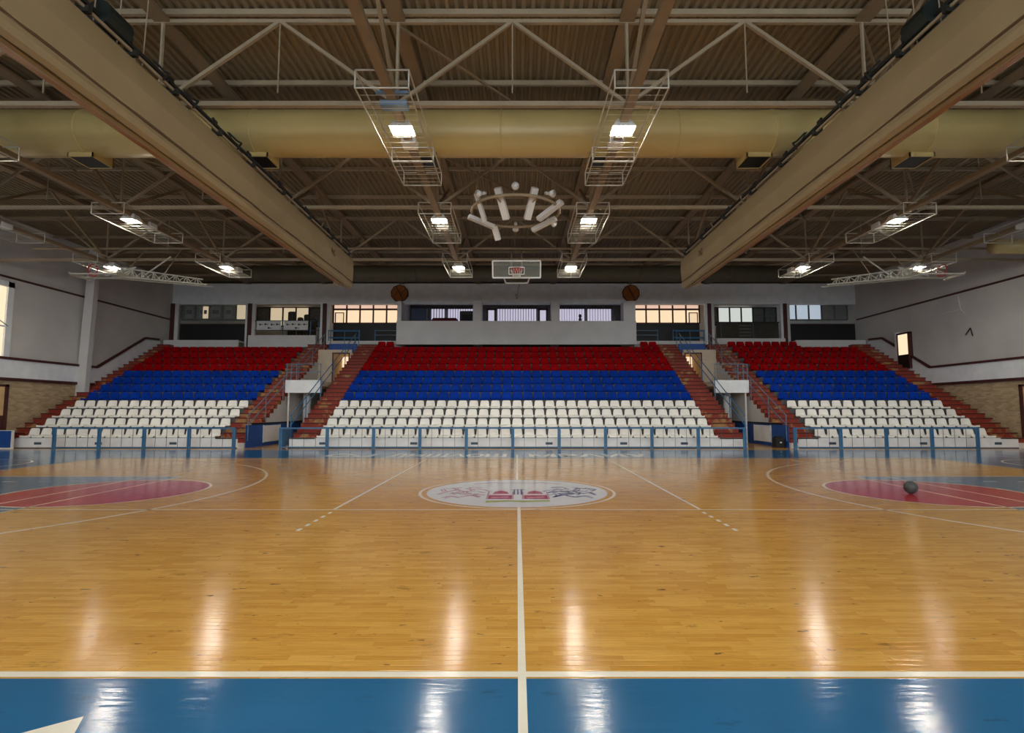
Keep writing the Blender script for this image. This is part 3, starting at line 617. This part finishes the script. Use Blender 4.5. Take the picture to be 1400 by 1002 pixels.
for i, (x0, x1) in enumerate(((-2.1, -1.45), (1.45, 2.1))):
    d = struct(MB().box(x0, x0 + .12, 36.5, 36.6, 6.1, 8.6).box(x1 - .12, x1, 36.5, 36.6, 6.1, 8.6).box(x0, x1, 36.5, 36.6, 8.48, 8.62).box(x0, x1, 36.5, 36.6, 6.1, 6.9).build(f'door_{i + 4}', 'brown'))
    B(x0 + .12, x1 - .12, 36.55, 36.58, 6.9, 8.48).build('pane', 'lilac', d)
tag(MB().lathe([(.08, 0), (.1, .12), (.05, .2), (.1, .3), (.07, .42), (.0, .44)], (3.95, 33.38, 7.205), 10).build('desk_lamp', 'dark', at=(3.95, 33.38, 7.2)), 'small dark object standing on the press box parapet', 'ornament')
# round basketball medallions on the lintel
for s, x in ((-1, -7.64), (1, 7.40)):
    md = thing('ball_medallion', f'orange brown ball shaped medallion on the lintel above the {SIDE[s]} end of the press box', 'medallion', (x, 34.5, 9.2), 'ball medallions')
    oc = lambda r: [(x + r * math.cos(PI / 8 + i * PI / 5), 9.2 + r * math.sin(PI / 8 + i * PI / 5)) for i in range(10)]
    MB().prism(oc(.58), 'y', 34.41, 34.49).build('rim', 'brown', md); MB().prism(oc(.52), 'y', 34.385, 34.41).build('face', 'orange', md)
    sg = MB().tube((x - .2, 34.38, 9.62), (x + .22, 34.38, 8.82), .035, 4)
    for sgn in (-1, 1): sg.path([(x + sgn * .42, 34.385, 9.2 + sgn * .28), (x + sgn * .2, 34.385, 9.2 + sgn * .06), (x + sgn * .12, 34.385, 9.2 - sgn * .2), (x + sgn * .2, 34.385, 9.2 - sgn * .46)], .012, 4)
    sg.build('seam', 'brown', md)

# ------------------------------------------------------------------ roof steel
GX = [-.1 + a for a in (-17.35, -12.4, -7.4, -2.42, 2.42, 7.4, 12.4, 17.35)]
TY = [4.95, 10.77, 16.5, 22.4]; ZB, ZT = 8.0, 9.84
for i in range(14):
    y = 3.32 + 2.45 * i
    struct(MB().box(XL, XR, y - .04, y + .04, ZR - .12, ZR - .0).build('beam_purlin', 'steel'))
where = ['just out over the near sideline', 'above the near side of the court', 'above the middle of the court', 'above the far side of the court']
for t, (y, wd) in enumerate(zip(TY, where)):
    tr = thing('roof_truss', f'cream steel truss spanning wall to wall {wd}', 'truss', (0, y, ZB), 'cross trusses')
    MB().box(XL, XR, y - .05, y + .05, ZB - .05, ZB + .05).build('bottom_chord', 'steel', tr); MB().box(XL, XR, y - .04, y + .04, ZT - .05, ZT + .03).build('top_chord', 'steel', tr)
    tops = [-.1 + 4.92 * k for k in range(-4, 5)]
    for gx in GX:
        MB().tube((gx, y, ZB), (gx, y, ZT), .04, 6).build('post', 'steel', tr)
        for q in (-1, 1):
            tx = min(tops, key=lambda a: abs(a - (gx + q * 2.46))); MB().tube((gx, y, ZB), (tx, y, ZT), .05, 4).build('diagonal', 'steel', tr)
    for tx in tops[1:-1]: MB().tube((tx, y, ZT), (tx, y, ZB + .25), .018, 4).build('hanger_rod', 'steel', tr)
gl = ['leftmost', 'second from the left side', 'over the left folded curtain', 'inner left of the centre line', 'inner right of the centre line', 'over the right folded curtain', 'second from the right side', 'rightmost']
for gx, lb in zip(GX, gl):
    g = thing('roof_girder', f'brown beige roof girder running away over the court, {lb}', 'girder', (gx, 14, ZB), 'lengthwise girders')
    B(gx - .09, gx + .09, -6, 22.4, ZB - .16, ZB - .04).build('bottom_chord', 'steelb', g); B(gx - .16, gx + .16, -8.8, 34.4, ZT - .04, ZR - .14).build('top_beam', 'steelb', g)
    yb = [-.9] + TY; yt = [2.0, 7.86, 13.63, 19.45, 25.2]
    for a, b in zip(yb, yt): MB().tube((gx, a, ZB), (gx, b, ZT), .055, 4).build('diagonal', 'steelb', g)
    for a, b in zip(yb[1:], yt): MB().tube((gx, a, ZB), (gx, b, ZT), .055, 4).build('diagonal', 'steelb', g)
    MB().tube((gx, 22.4, ZB), (gx, 30.5, ZT), .07, 4).build('tail_strut', 'steelb', g)
# slack wind braces in plan between the girders
bi = 0
for y0, y1 in ((10.77, 16.5), (16.5, 22.4)):
    for i in (0, 1, 3, 5, 6):
        a, b = GX[i], GX[i + 1]
        o = tag(MB().tube((a, y0, ZT - .1), (b, y1, ZT - .1), .035, 4).build('wind_brace', 'steelb', at=((a + b) / 2, (y0 + y1) / 2, ZT)), f'slim diagonal roof brace in the {["leftmost", "second", "middle", "sixth", "rightmost"][[0, 1, 3, 5, 6].index(i)]} bay, {"near" if y0 < 12 else "far"} half of the roof', 'brace', 'diagonal roof braces'); bi += 1
# pipe behind the far truss
tag(MB().tube((-20.5, 22.29, 8.45), (20.3, 22.29, 8.45), .05, 6).build('service_pipe', 'steel', at=(0, 22.29, 8.45)), 'long cream service pipe running above the far truss chord', 'pipe')

# ------------------------------------------------------------------ ducts
du = thing('air_duct', 'large round cream air duct crossing the hall above the court', 'duct', (0, 13.2, 8.65))
MB().tube((XL + .1, 13.2, 8.65), (XR - .1, 13.2, 8.65), .57, 40).build('pipe', 'duct', du, True)
fx = [-19.5, -15.2, -10.9, -8.7, -6.6, -3.3, -.4, 4.0, 6.4, 8.2, 10.3, 14.6, 18.9]
for x in fx: MB().tube((x - .02, 13.2, 8.65), (x + .02, 13.2, 8.65), .585, 40).build('flange', 'duct', du, True)
for x in (-11.0, -6.6, -2.35, 2.15, 6.1, 10.2):
    v = MB(); y0, y1 = 13.05, 13.75
    for a in ((x - .32, x - .29, y0, y1), (x + .29, x + .32, y0, y1), (x - .32, x + .32, y0, y0 + .03), (x - .32, x + .32, y1 - .03, y1)): v.box(*a, 7.99, 8.4)
    o = v.build('outlet', 'duct', du); B(x - .29, x + .29, y0 + .03, y1 - .03, 8.0, 8.02).build('outlet_shade', 'black', o)  # black sheet painted as the shade inside the open outlet
d2 = thing('air_duct', 'round cream air duct crossing the hall in front of the lintel', 'duct', (0, 26.2, 8.35))
MB().tube((-13.6, 26.2, 8.38), (13.6, 26.2, 8.38), .40, 28).build('pipe', 'duct_dim', d2, True)
for x in (-13, -9, -5, -2.8, 2.6, 6, 10.5, 13): MB().tube((x - .02, 26.2, 8.38), (x + .02, 26.2, 8.38), .415, 28).build('flange', 'duct_dim', d2, True)
d3 = thing('air_duct', 'short capped cream duct stub by the right side wall', 'duct', (20.5, 21.0, 8.25))
MB().tube((19.0, 21.0, 8.15), (XR - .1, 21.0, 8.15), .3, 24).build('pipe', 'duct', d3, True)

# ------------------------------------------------------------------ folded divider curtains
for s in (-1, 1):
    fx0 = s * 6.45; q = lambda a: s * a
    cu = thing('divider_curtain', f'tan vinyl divider curtain folded up under the {SIDE[s]} roof girder', 'curtain', (s * 6.9, 10, 6.35), 'folded divider curtains')
    ya, yb = -4, 20.75
    nY = 40
    def sheet(prof, name, m, sag=.012):
        mb = MB(); k = len(prof); pts = []; rr = random.Random(5)
        for j in range(nY + 1):
            y = ya + (yb - ya) * j / nY
            for i, (x, z) in enumerate(prof): pts.append((x + rr.uniform(-sag, sag), y, z + (rr.uniform(-sag, sag) if 0 < i else 0)))
        fs = [(j * k + i, j * k + i + 1, (j + 1) * k + i + 1, (j + 1) * k + i) for j in range(nY) for i in range(k - 1)] + [tuple(range(k))[::-1], tuple(range(nY * k, nY * k + k))]
        return mb.poly(pts, fs).build(name, m, cu, False)
    sheet([(q(6.45), 7.5), (q(6.43), 7.1), (q(6.45), 6.68), (q(6.47), 6.62), (q(6.55), 6.64), (q(6.55), 7.5), (q(6.45), 7.5)], 'face_panel', 'vinyl', .008)
    sheet([(q(6.46), 6.66), (q(6.455), 6.625), (q(6.48), 6.60), (q(6.52), 6.62)], 'seam', 'seam', .006)
    sheet([(q(6.475), 6.62), (q(6.45), 6.52), (q(6.47), 6.42), (q(6.55), 6.37), (q(6.62), 6.42), (q(6.6), 6.62), (q(6.475), 6.62)], 'lower_fold', 'vinyl', .008)
    for i in range(5):
        x = 6.64 + i * .13; z = 6.40 + i * .07
        sheet([(q(x), z + .12), (q(x + .0), z), (q(x + .055), z - .025), (q(x + .11), z), (q(x + .11), z + .2), (q(x), z + .2)], 'hem_fold', 'vinyl2' if i else 'vinyl', .008)
    sheet([(q(7.26), 7.5), (q(7.28), 6.8), (q(7.22), 6.7), (q(7.18), 6.8), (q(7.18), 7.5), (q(7.26), 7.5)], 'back_panel', 'vinyl', .008)
    MB().box(min(q(6.46), q(7.24)), max(q(6.46), q(7.24)), ya, yb - .02, 7.44, 7.52).build('head_board', 'steelb', cu)
    B(min(q(6.46), q(7.2)), max(q(6.46), q(7.2)), yb - .03, yb, 6.5, 7.45).build('end_panel', 'vinyl', cu)
    text('makers_mark', 'ВАС', 0, .36, 0, 0, .24, 'seam', par=cu)
    o = [c for c in cu.children if c.name.startswith('makers_mark')][0]
    o.rotation_euler = (PI / 2, 0, PI / 2 if s < 0 else -PI / 2); o.location = Vector((q(6.41), 18.2 if s < 0 else 18.6, 7.0)) - ORG[cu.name]
    # drive shaft, hangers, motors above the curtain
    hs = thing('curtain_hoist', f'dark shaft and brackets lifting the {SIDE[s]} divider curtain', 'hoist', (s * 6.75, 10, 7.6), 'curtain hoists')
    MB().tube((q(6.6), -3, 7.84), (q(6.6), 20.6, 7.84), .04, 8).build('drive_shaft', 'dark', hs)
    MB().tube((q(6.48), -3, 7.64), (q(6.48), 20.6, 7.64), .03, 6).build('cable_tray', 'steel', hs)
    for y in (1.0, 3.2, 5.3, 6.5, 7.6, 8.6, 9.7, 11.2, 12.7, 14.4, 16.3, 18.3, 20.2):
        MB().box(min(q(6.4), q(7.3)), max(q(6.4), q(7.3)), y - .04, y + .04, 7.56, 7.66).build('bracket', 'dark' if y > 5 else 'steel', hs)
        MB().tube((q(6.6), y, 7.6), (q(6.6), y, 7.95), .03, 6).box(min(q(6.54), q(6.68)), max(q(6.54), q(6.68)), y - .07, y + .07, 7.78, 7.9).build('shaft_bearing', 'dark' if y > 5 else 'steel', hs)
    MB().tube((q(6.6), 8.0, 7.9), (q(6.6), 8.5, 7.9), .2, 14).tube((q(6.6), 8.5, 7.9), (q(6.6), 8.65, 7.9), .09, 10).build('motor', 'green', hs)
    MB().tube((q(6.75), 6.9, 8.0), (q(6.95), 6.9, 8.0), .14, 14).build('pulley', 'steel', hs)
    for y in (9.3, 10.2, 11.9, 14.9, 17.2): MB().path([(q(6.42), y, 7.6), (q(6.40), y + .12, 7.8), (q(6.6), y + .3, 7.95), (q(6.75), y + .2, 8.1)], .022, 5).build('guide_arm', 'dark' if y < 12 else 'steelb', hs)
    for y in (6.6, 7.0, 7.4, 7.9, 8.4, 9.0): MB().tube((q(6.6), y, 7.6), (q(6.75), y + .3, 9.8), .012, 4).build('suspension_rod', 'steel', hs)
    for y in (11.5, 13.5): MB().path([(q(6.45), y, 7.8), (q(6.3), y + .3, 7.5), (q(6.45), y + .7, 7.65)], .012, 4).build('loose_cable', 'dark', hs)

# ------------------------------------------------------------------ light cages and floodlights
lamps = []
def cage(gx, y0, y1, lb):
    t = thing('light_cage', lb, 'light cage', (gx, (y0 + y1) / 2, 7.6), 'white wire light cages')
    f = MB(); r = .016; a, b, z0, z1 = gx - .5, gx + .5, 7.6, 7.95
    for y in (y0, y1):
        f.path([(a, y, z0), (b, y, z0), (b, y, z1), (a, y, z1), (a, y, z0)], r, 4)
    for x in (a, b): f.tube((x, y0, z0), (x, y1, z0), r, 4); f.tube((x, y0, z1), (x, y1, z1), r, 4)
    f.build('frame', 'cage', t)
    w = MB(); n = max(3, int((y1 - y0) / .22))
    for i in range(1, n): yy = y0 + (y1 - y0) * i / n; w.tube((a, yy, z0), (b, yy, z0), .005, 3)
    struct(w.build('wire_mesh', 'cage', t), 'stuff')
    return t
def flood(gx, y, lb, on=True):
    t = thing('floodlight', lb, 'floodlight', (gx, y, 7.72), 'lit floodlights' if on else 'unlit floodlights')
    MB().poly([(gx - .14, y - .12, 7.95), (gx + .14, y - .12, 7.95), (gx + .14, y + .12, 7.95), (gx - .14, y + .12, 7.95), (gx - .25, y - .22, 7.74), (gx + .25, y - .22, 7.74), (gx + .25, y + .22, 7.74), (gx - .25, y + .22, 7.74)],
              [(3, 2, 1, 0), (0, 1, 5, 4), (1, 2, 6, 5), (2, 3, 7, 6), (3, 0, 4, 7)]).build('reflector', 'pale', t)
    MB().lathe([(.19, 0), (.18, -.012), (.12, -.022), (0.001, -.028)], (gx, y, 7.745), 16).build('lens', 'lens' if on else 'offlens', t, True)
    MB().cbox(gx - .17, gx + .17, y + .62, y + 1.0, 7.80, 7.96, .02).build('ballast_box', 'pale', t)
    MB().path([(gx, y + .2, 7.90), (gx, y + .62, 7.88)], .015, 4).build('arm', 'pale', t)
names = {0: 'leftmost girder', 1: 'second girder from the left', 3: 'inner left girder', 4: 'inner right girder', 6: 'second girder from the right', 7: 'rightmost girder'}
for i, nm in names.items():
    gx = GX[i]
    rows = [(-2.2, .6, -.7, 'rearmost'), (3.9, 6.7, 5.4, 'nearest'), (9.55, 12.5, 11.35, 'near'), (15.97, 18.85, 17.0, 'middle'), (21.3, 23.85, 22.75, 'far')]
    for y0, y1, yl, rn in rows:
        on = not (i in (0, 7) and rn in ('middle', 'near'))
        cage(gx, y0, y1, f'white wire cage around the {rn} floodlight on the {nm}')
        flood(gx, yl, f'{"lit" if on else "unlit"} white floodlight on the {nm}, {rn} row', on)
    if i in (3, 4): cage(gx, 12.55, 13.9, f'short empty wire cage hung on the {nm} under the large duct')
# blue grey gear tray inside the near left inner cage
tag(MB().box(GX[3] - .25, GX[3] + .3, 10.35, 10.6, 7.75, 7.85).box(GX[3] - .3, GX[3] + .35, 10.2, 10.28, 7.9, 7.96).build('gear_tray', 'railgrey', at=(GX[3], 10.4, 7.75)), 'blue grey gear tray lying in the nearest inner left cage', 'tray')

# ------------------------------------------------------------------ ring of column loudspeakers
cx, cy, cz = -.05, 16.15, 7.72
sr = thing('loudspeaker_ring', 'hanging ring of white column loudspeakers and horns above midcourt', 'loudspeakers', (cx, cy, cz))
MB().path([(cx + 1.35 * math.cos(a * PI / 24), cy + 1.35 * math.sin(a * PI / 24), cz) for a in range(49)], .045, 6).build('hoop', 'steel', sr)
for a, tx, ty in ((200, -.95, 15.57), (340, .85, 15.57), (90, cx, 18.02)): MB().tube((cx + 1.35 * math.cos(math.radians(a)), cy + 1.35 * math.sin(math.radians(a)), cz), (tx, ty, 9.87), .012, 4).build('suspension_rod', 'steel', sr)
def column(p, q, w=.2, t=.12):
    p, q = Vector(p), Vector(q); d = (q - p).normalized(); v = d.cross(Vector((0, 0, 1))).normalized(); nn = d.cross(v); pts = []
    for e in (p, q):
        for i, j in ((-1, -1), (1, -1), (1, 1), (-1, 1)): pts.append(e + v * i * w / 2 + nn * j * t / 2)
    o = MB().poly(pts, [(3, 2, 1, 0), (4, 5, 6, 7), (0, 1, 5, 4), (1, 2, 6, 5), (2, 3, 7, 6), (3, 0, 4, 7)]).build('column_speaker', 'pale', sr)
    m = (p + q) / 2; MB().tube(m, (cx + 1.35 * (m.x - cx) / math.hypot(m.x - cx, m.y - cy), cy + 1.35 * (m.y - cy) / math.hypot(m.x - cx, m.y - cy), cz), .02, 4).build('speaker_bracket', 'steel', sr)
for p, q, w in (((-.32, 15.6, 7.3), (-.56, 15.0, 8.0), .2), ((.30, 15.6, 7.3), (.52, 15.0, 8.0), .2), ((.65, 16.0, 7.43), (1.33, 15.5, 7.8), .2), ((-.98, 15.9, 7.35), (-1.2, 15.3, 7.97), .12), ((-.74, 16.6, 7.4), (-1.5, 16.2, 7.6), .16), ((.5, 16.9, 7.4), (1.22, 16.5, 7.65), .16), ((-.62, 17.25, 7.2), (-.74, 17.0, 7.55), .17)): column(p, q, w)
def horn(a, r, z, d):
    u = Vector((math.cos(math.radians(a)), math.sin(math.radians(a)), -.35)).normalized(); p = Vector((cx + r * math.cos(math.radians(a)), cy + r * math.sin(math.radians(a)), cz + z))
    MB().tube(p, p + u * .16, .05, 10, .05).tube(p + u * .16, p + u * d, .05, 12, .11).build('horn', 'pale', sr, True)
for a, r, z in ((270, 1.3, .25), (228, 1.3, .2), (312, 1.3, .2), (90, 1.3, .12), (40, 1.35, .1)): horn(a, r, z, .34)

# ------------------------------------------------------------------ folded basketball goals
bg = thing('basketball_goal', 'folded basketball goal with glass board hanging before the middle of the lintel', 'basketball goal', (-.05, 20.0, 6.6))
fr = MB(); x0, x1, zb, zt, yb_, yt_ = -.92, .88, 6.62, 7.2, 20.0, 19.75
bp = lambda u, v, e=0: (x0 + (x1 - x0) * u, yb_ + (yt_ - yb_) * v + e, zb + (zt - zb) * v)
fr.path([bp(0, 0), bp(1, 0), bp(1, 1), bp(0, 1), bp(0, 0)], .035, 4).build('board_frame', 'pale', bg)
MB().poly([bp(0, 0, .005), bp(1, 0, .005), bp(1, 1, .005), bp(0, 1, .005), bp(0, 0, -.005), bp(1, 0, -.005), bp(1, 1, -.005), bp(0, 1, -.005)], [(0, 1, 2, 3), (7, 6, 5, 4)]).build('backboard', 'glass', bg)
MB().path([bp(.34, .2, -.015), bp(.66, .2, -.015), bp(.66, .62, -.015), bp(.34, .62, -.015), bp(.34, .2, -.015)], .02, 4).build('target_square', 'pale', bg)
ctr = Vector((-.02, 19.68, 6.86)); rr_ = .23
MB().path([ctr + Vector((rr_ * math.cos(a * PI / 10), rr_ * math.sin(a * PI / 10), 0)) for a in range(21)], .018, 6).box(-.12, .08, 19.86, 19.97, 6.78, 6.93).build('rim', 'redrim', bg)
nt = MB()
for i in range(12):
    a0, a1 = i * PI / 6, (i + .5) * PI / 6
    for sg in (-1, 1): nt.path([ctr + Vector((rr_ * math.cos(a0), rr_ * math.sin(a0), 0)), ctr + Vector((rr_ * .75 * math.cos(a0 + sg * PI / 12), rr_ * .75 * math.sin(a0 + sg * PI / 12), -.16)), ctr + Vector((rr_ * .55 * math.cos(a0), rr_ * .55 * math.sin(a0), -.32))], .006, 3)
struct(nt.build('net', 'net', bg), 'stuff')
for x in (-.22, .18):
    MB().path([(x, 20.03, 6.95), (x, 20.6, 7.6), (x, 22.29, 8.36)], .03, 6).build('support_arm', 'steel', bg)
MB().path([(-.5, 20.05, 6.62), (-.45, 21.4, 6.75), (.42, 21.4, 6.75), (.47, 20.05, 6.62)], .03, 6).build('lower_frame', 'pale', bg)
MB().path([(.1, 21.4, 6.75), (.02, 21.4, 6.35), (-.1, 21.4, 6.2)], .012, 4).box(-.06, .04, 21.36, 21.46, 6.12, 6.3).build('cable_pendant', 'dark', bg)
for s in (-1, 1):
    g = thing('basketball_goal', f'folded lattice arm basketball goal under the {SIDE[s]} roof corner', 'basketball goal', (s * 15.6, 21.2, 6.8), 'side basketball goals')
    xa, xb = s * 16.6, s * 12.3; q = lambda t, z, dy=0: (xa + (xb - xa) * t, 21.2 + dy, z)
    za = lambda t: 6.98 - .38 * t
    for dy, dz, nm in ((-.2, 0, 'lower_boom'), (.2, 0, 'lower_boom'), (0, .42, 'upper_boom')): MB().path([q(.12, za(.12) + dz, dy), q(1 if not dz else .93, za(1) + dz * (1 if not dz else .6), dy)], .028, 6).build(nm, 'cage', g)
    la = MB(); m = 8
    for i in range(m):
        t0, t1 = .12 + .8 * i / m, .12 + .8 * (i + .5) / m
        for dy in (-.2, .2): la.tube(q(t0, za(t0), dy), q(t1, za(t1) + .40 - .15 * t1, 0), .02, 4).tube(q(t1, za(t1) + .40 - .15 * t1, 0), q(t0 + .8 / m, za(t0 + .8 / m), dy), .02, 4)
    la.build('lattice', 'cage', g)
    MB().path([q(.36, za(.36) + .1), q(.62, za(.4) + .95)], .03, 6).build('stay', 'cage', g); MB().path([q(.02, 7.0), q(.3, 7.35), q(.16, 7.02)], .03, 6).build('stay', 'cage', g)
    bx = xa + (xb - xa) * .02
    MB().box(bx - .95, bx + .95, 20.55, 20.59, 6.9, 6.95).box(bx - .95, bx + .95, 21.55, 21.59, 6.98, 7.03).box(bx - .95, bx - .9, 20.55, 21.59, 6.9, 7.0).box(bx + .9, bx + .95, 20.55, 21.59, 6.9, 7.0).build('board_frame', 'cage', g)
    B(bx - .9, bx + .9, 20.58, 21.56, 6.93, 6.95).build('backboard', 'glass', g)
    c2 = Vector((bx - s * -.45, 21.1, 7.2)); MB().path([c2 + Vector((.05 * math.sin(a * PI / 8), .23 * math.cos(a * PI / 8), .23 * math.sin(a * PI / 8))) for a in range(17)], .025, 6).box(c2.x - .08, c2.x + .08, 21.0, 21.2, 6.95, 7.1).build('rim', 'redrim', g)
    n2 = MB()
    for i in range(8): n2.path([c2 + Vector((0, .23 * math.cos(i * PI / 4), .23 * math.sin(i * PI / 4))), c2 + Vector((-s * -.0 + s * -.35, .12 * math.cos(i * PI / 4), .12 * math.sin(i * PI / 4) + .1))], .012, 3)
    struct(n2.build('net', 'net', g), 'stuff')
    for x in (.2, .55): MB().tube(q(x, za(x) + .2), q(x, 8.38, 1.09), .02, 4).build('hanger_rod', 'steel', g)

# ------------------------------------------------------------------ ball on the floor
r = .122; bx, by = 7.66, 10.62
pr = [(max(.0005, r * math.sin(PI * i / 14)), r - r * math.cos(PI * i / 14)) for i in range(15)]
bl = tag(MB().lathe(pr, (bx, by, .004), 24).build('basketball', 'ball', None, True, (bx, by, .004)), 'dark worn basketball resting on the red circle', 'ball')
cc = Vector((bx, by, .004 + r)); sm = MB()
for ax in range(3):
    pts = []
    for i in range(25):
        a = i * PI / 12; v = [(math.cos(a), math.sin(a), 0), (math.cos(a), 0, math.sin(a)), (0, math.cos(a), math.sin(a))][ax]; pts.append(cc + Vector(v) * (r + .0005))
    sm.path(pts, .003, 3)
sm.build('seam', 'black', bl)
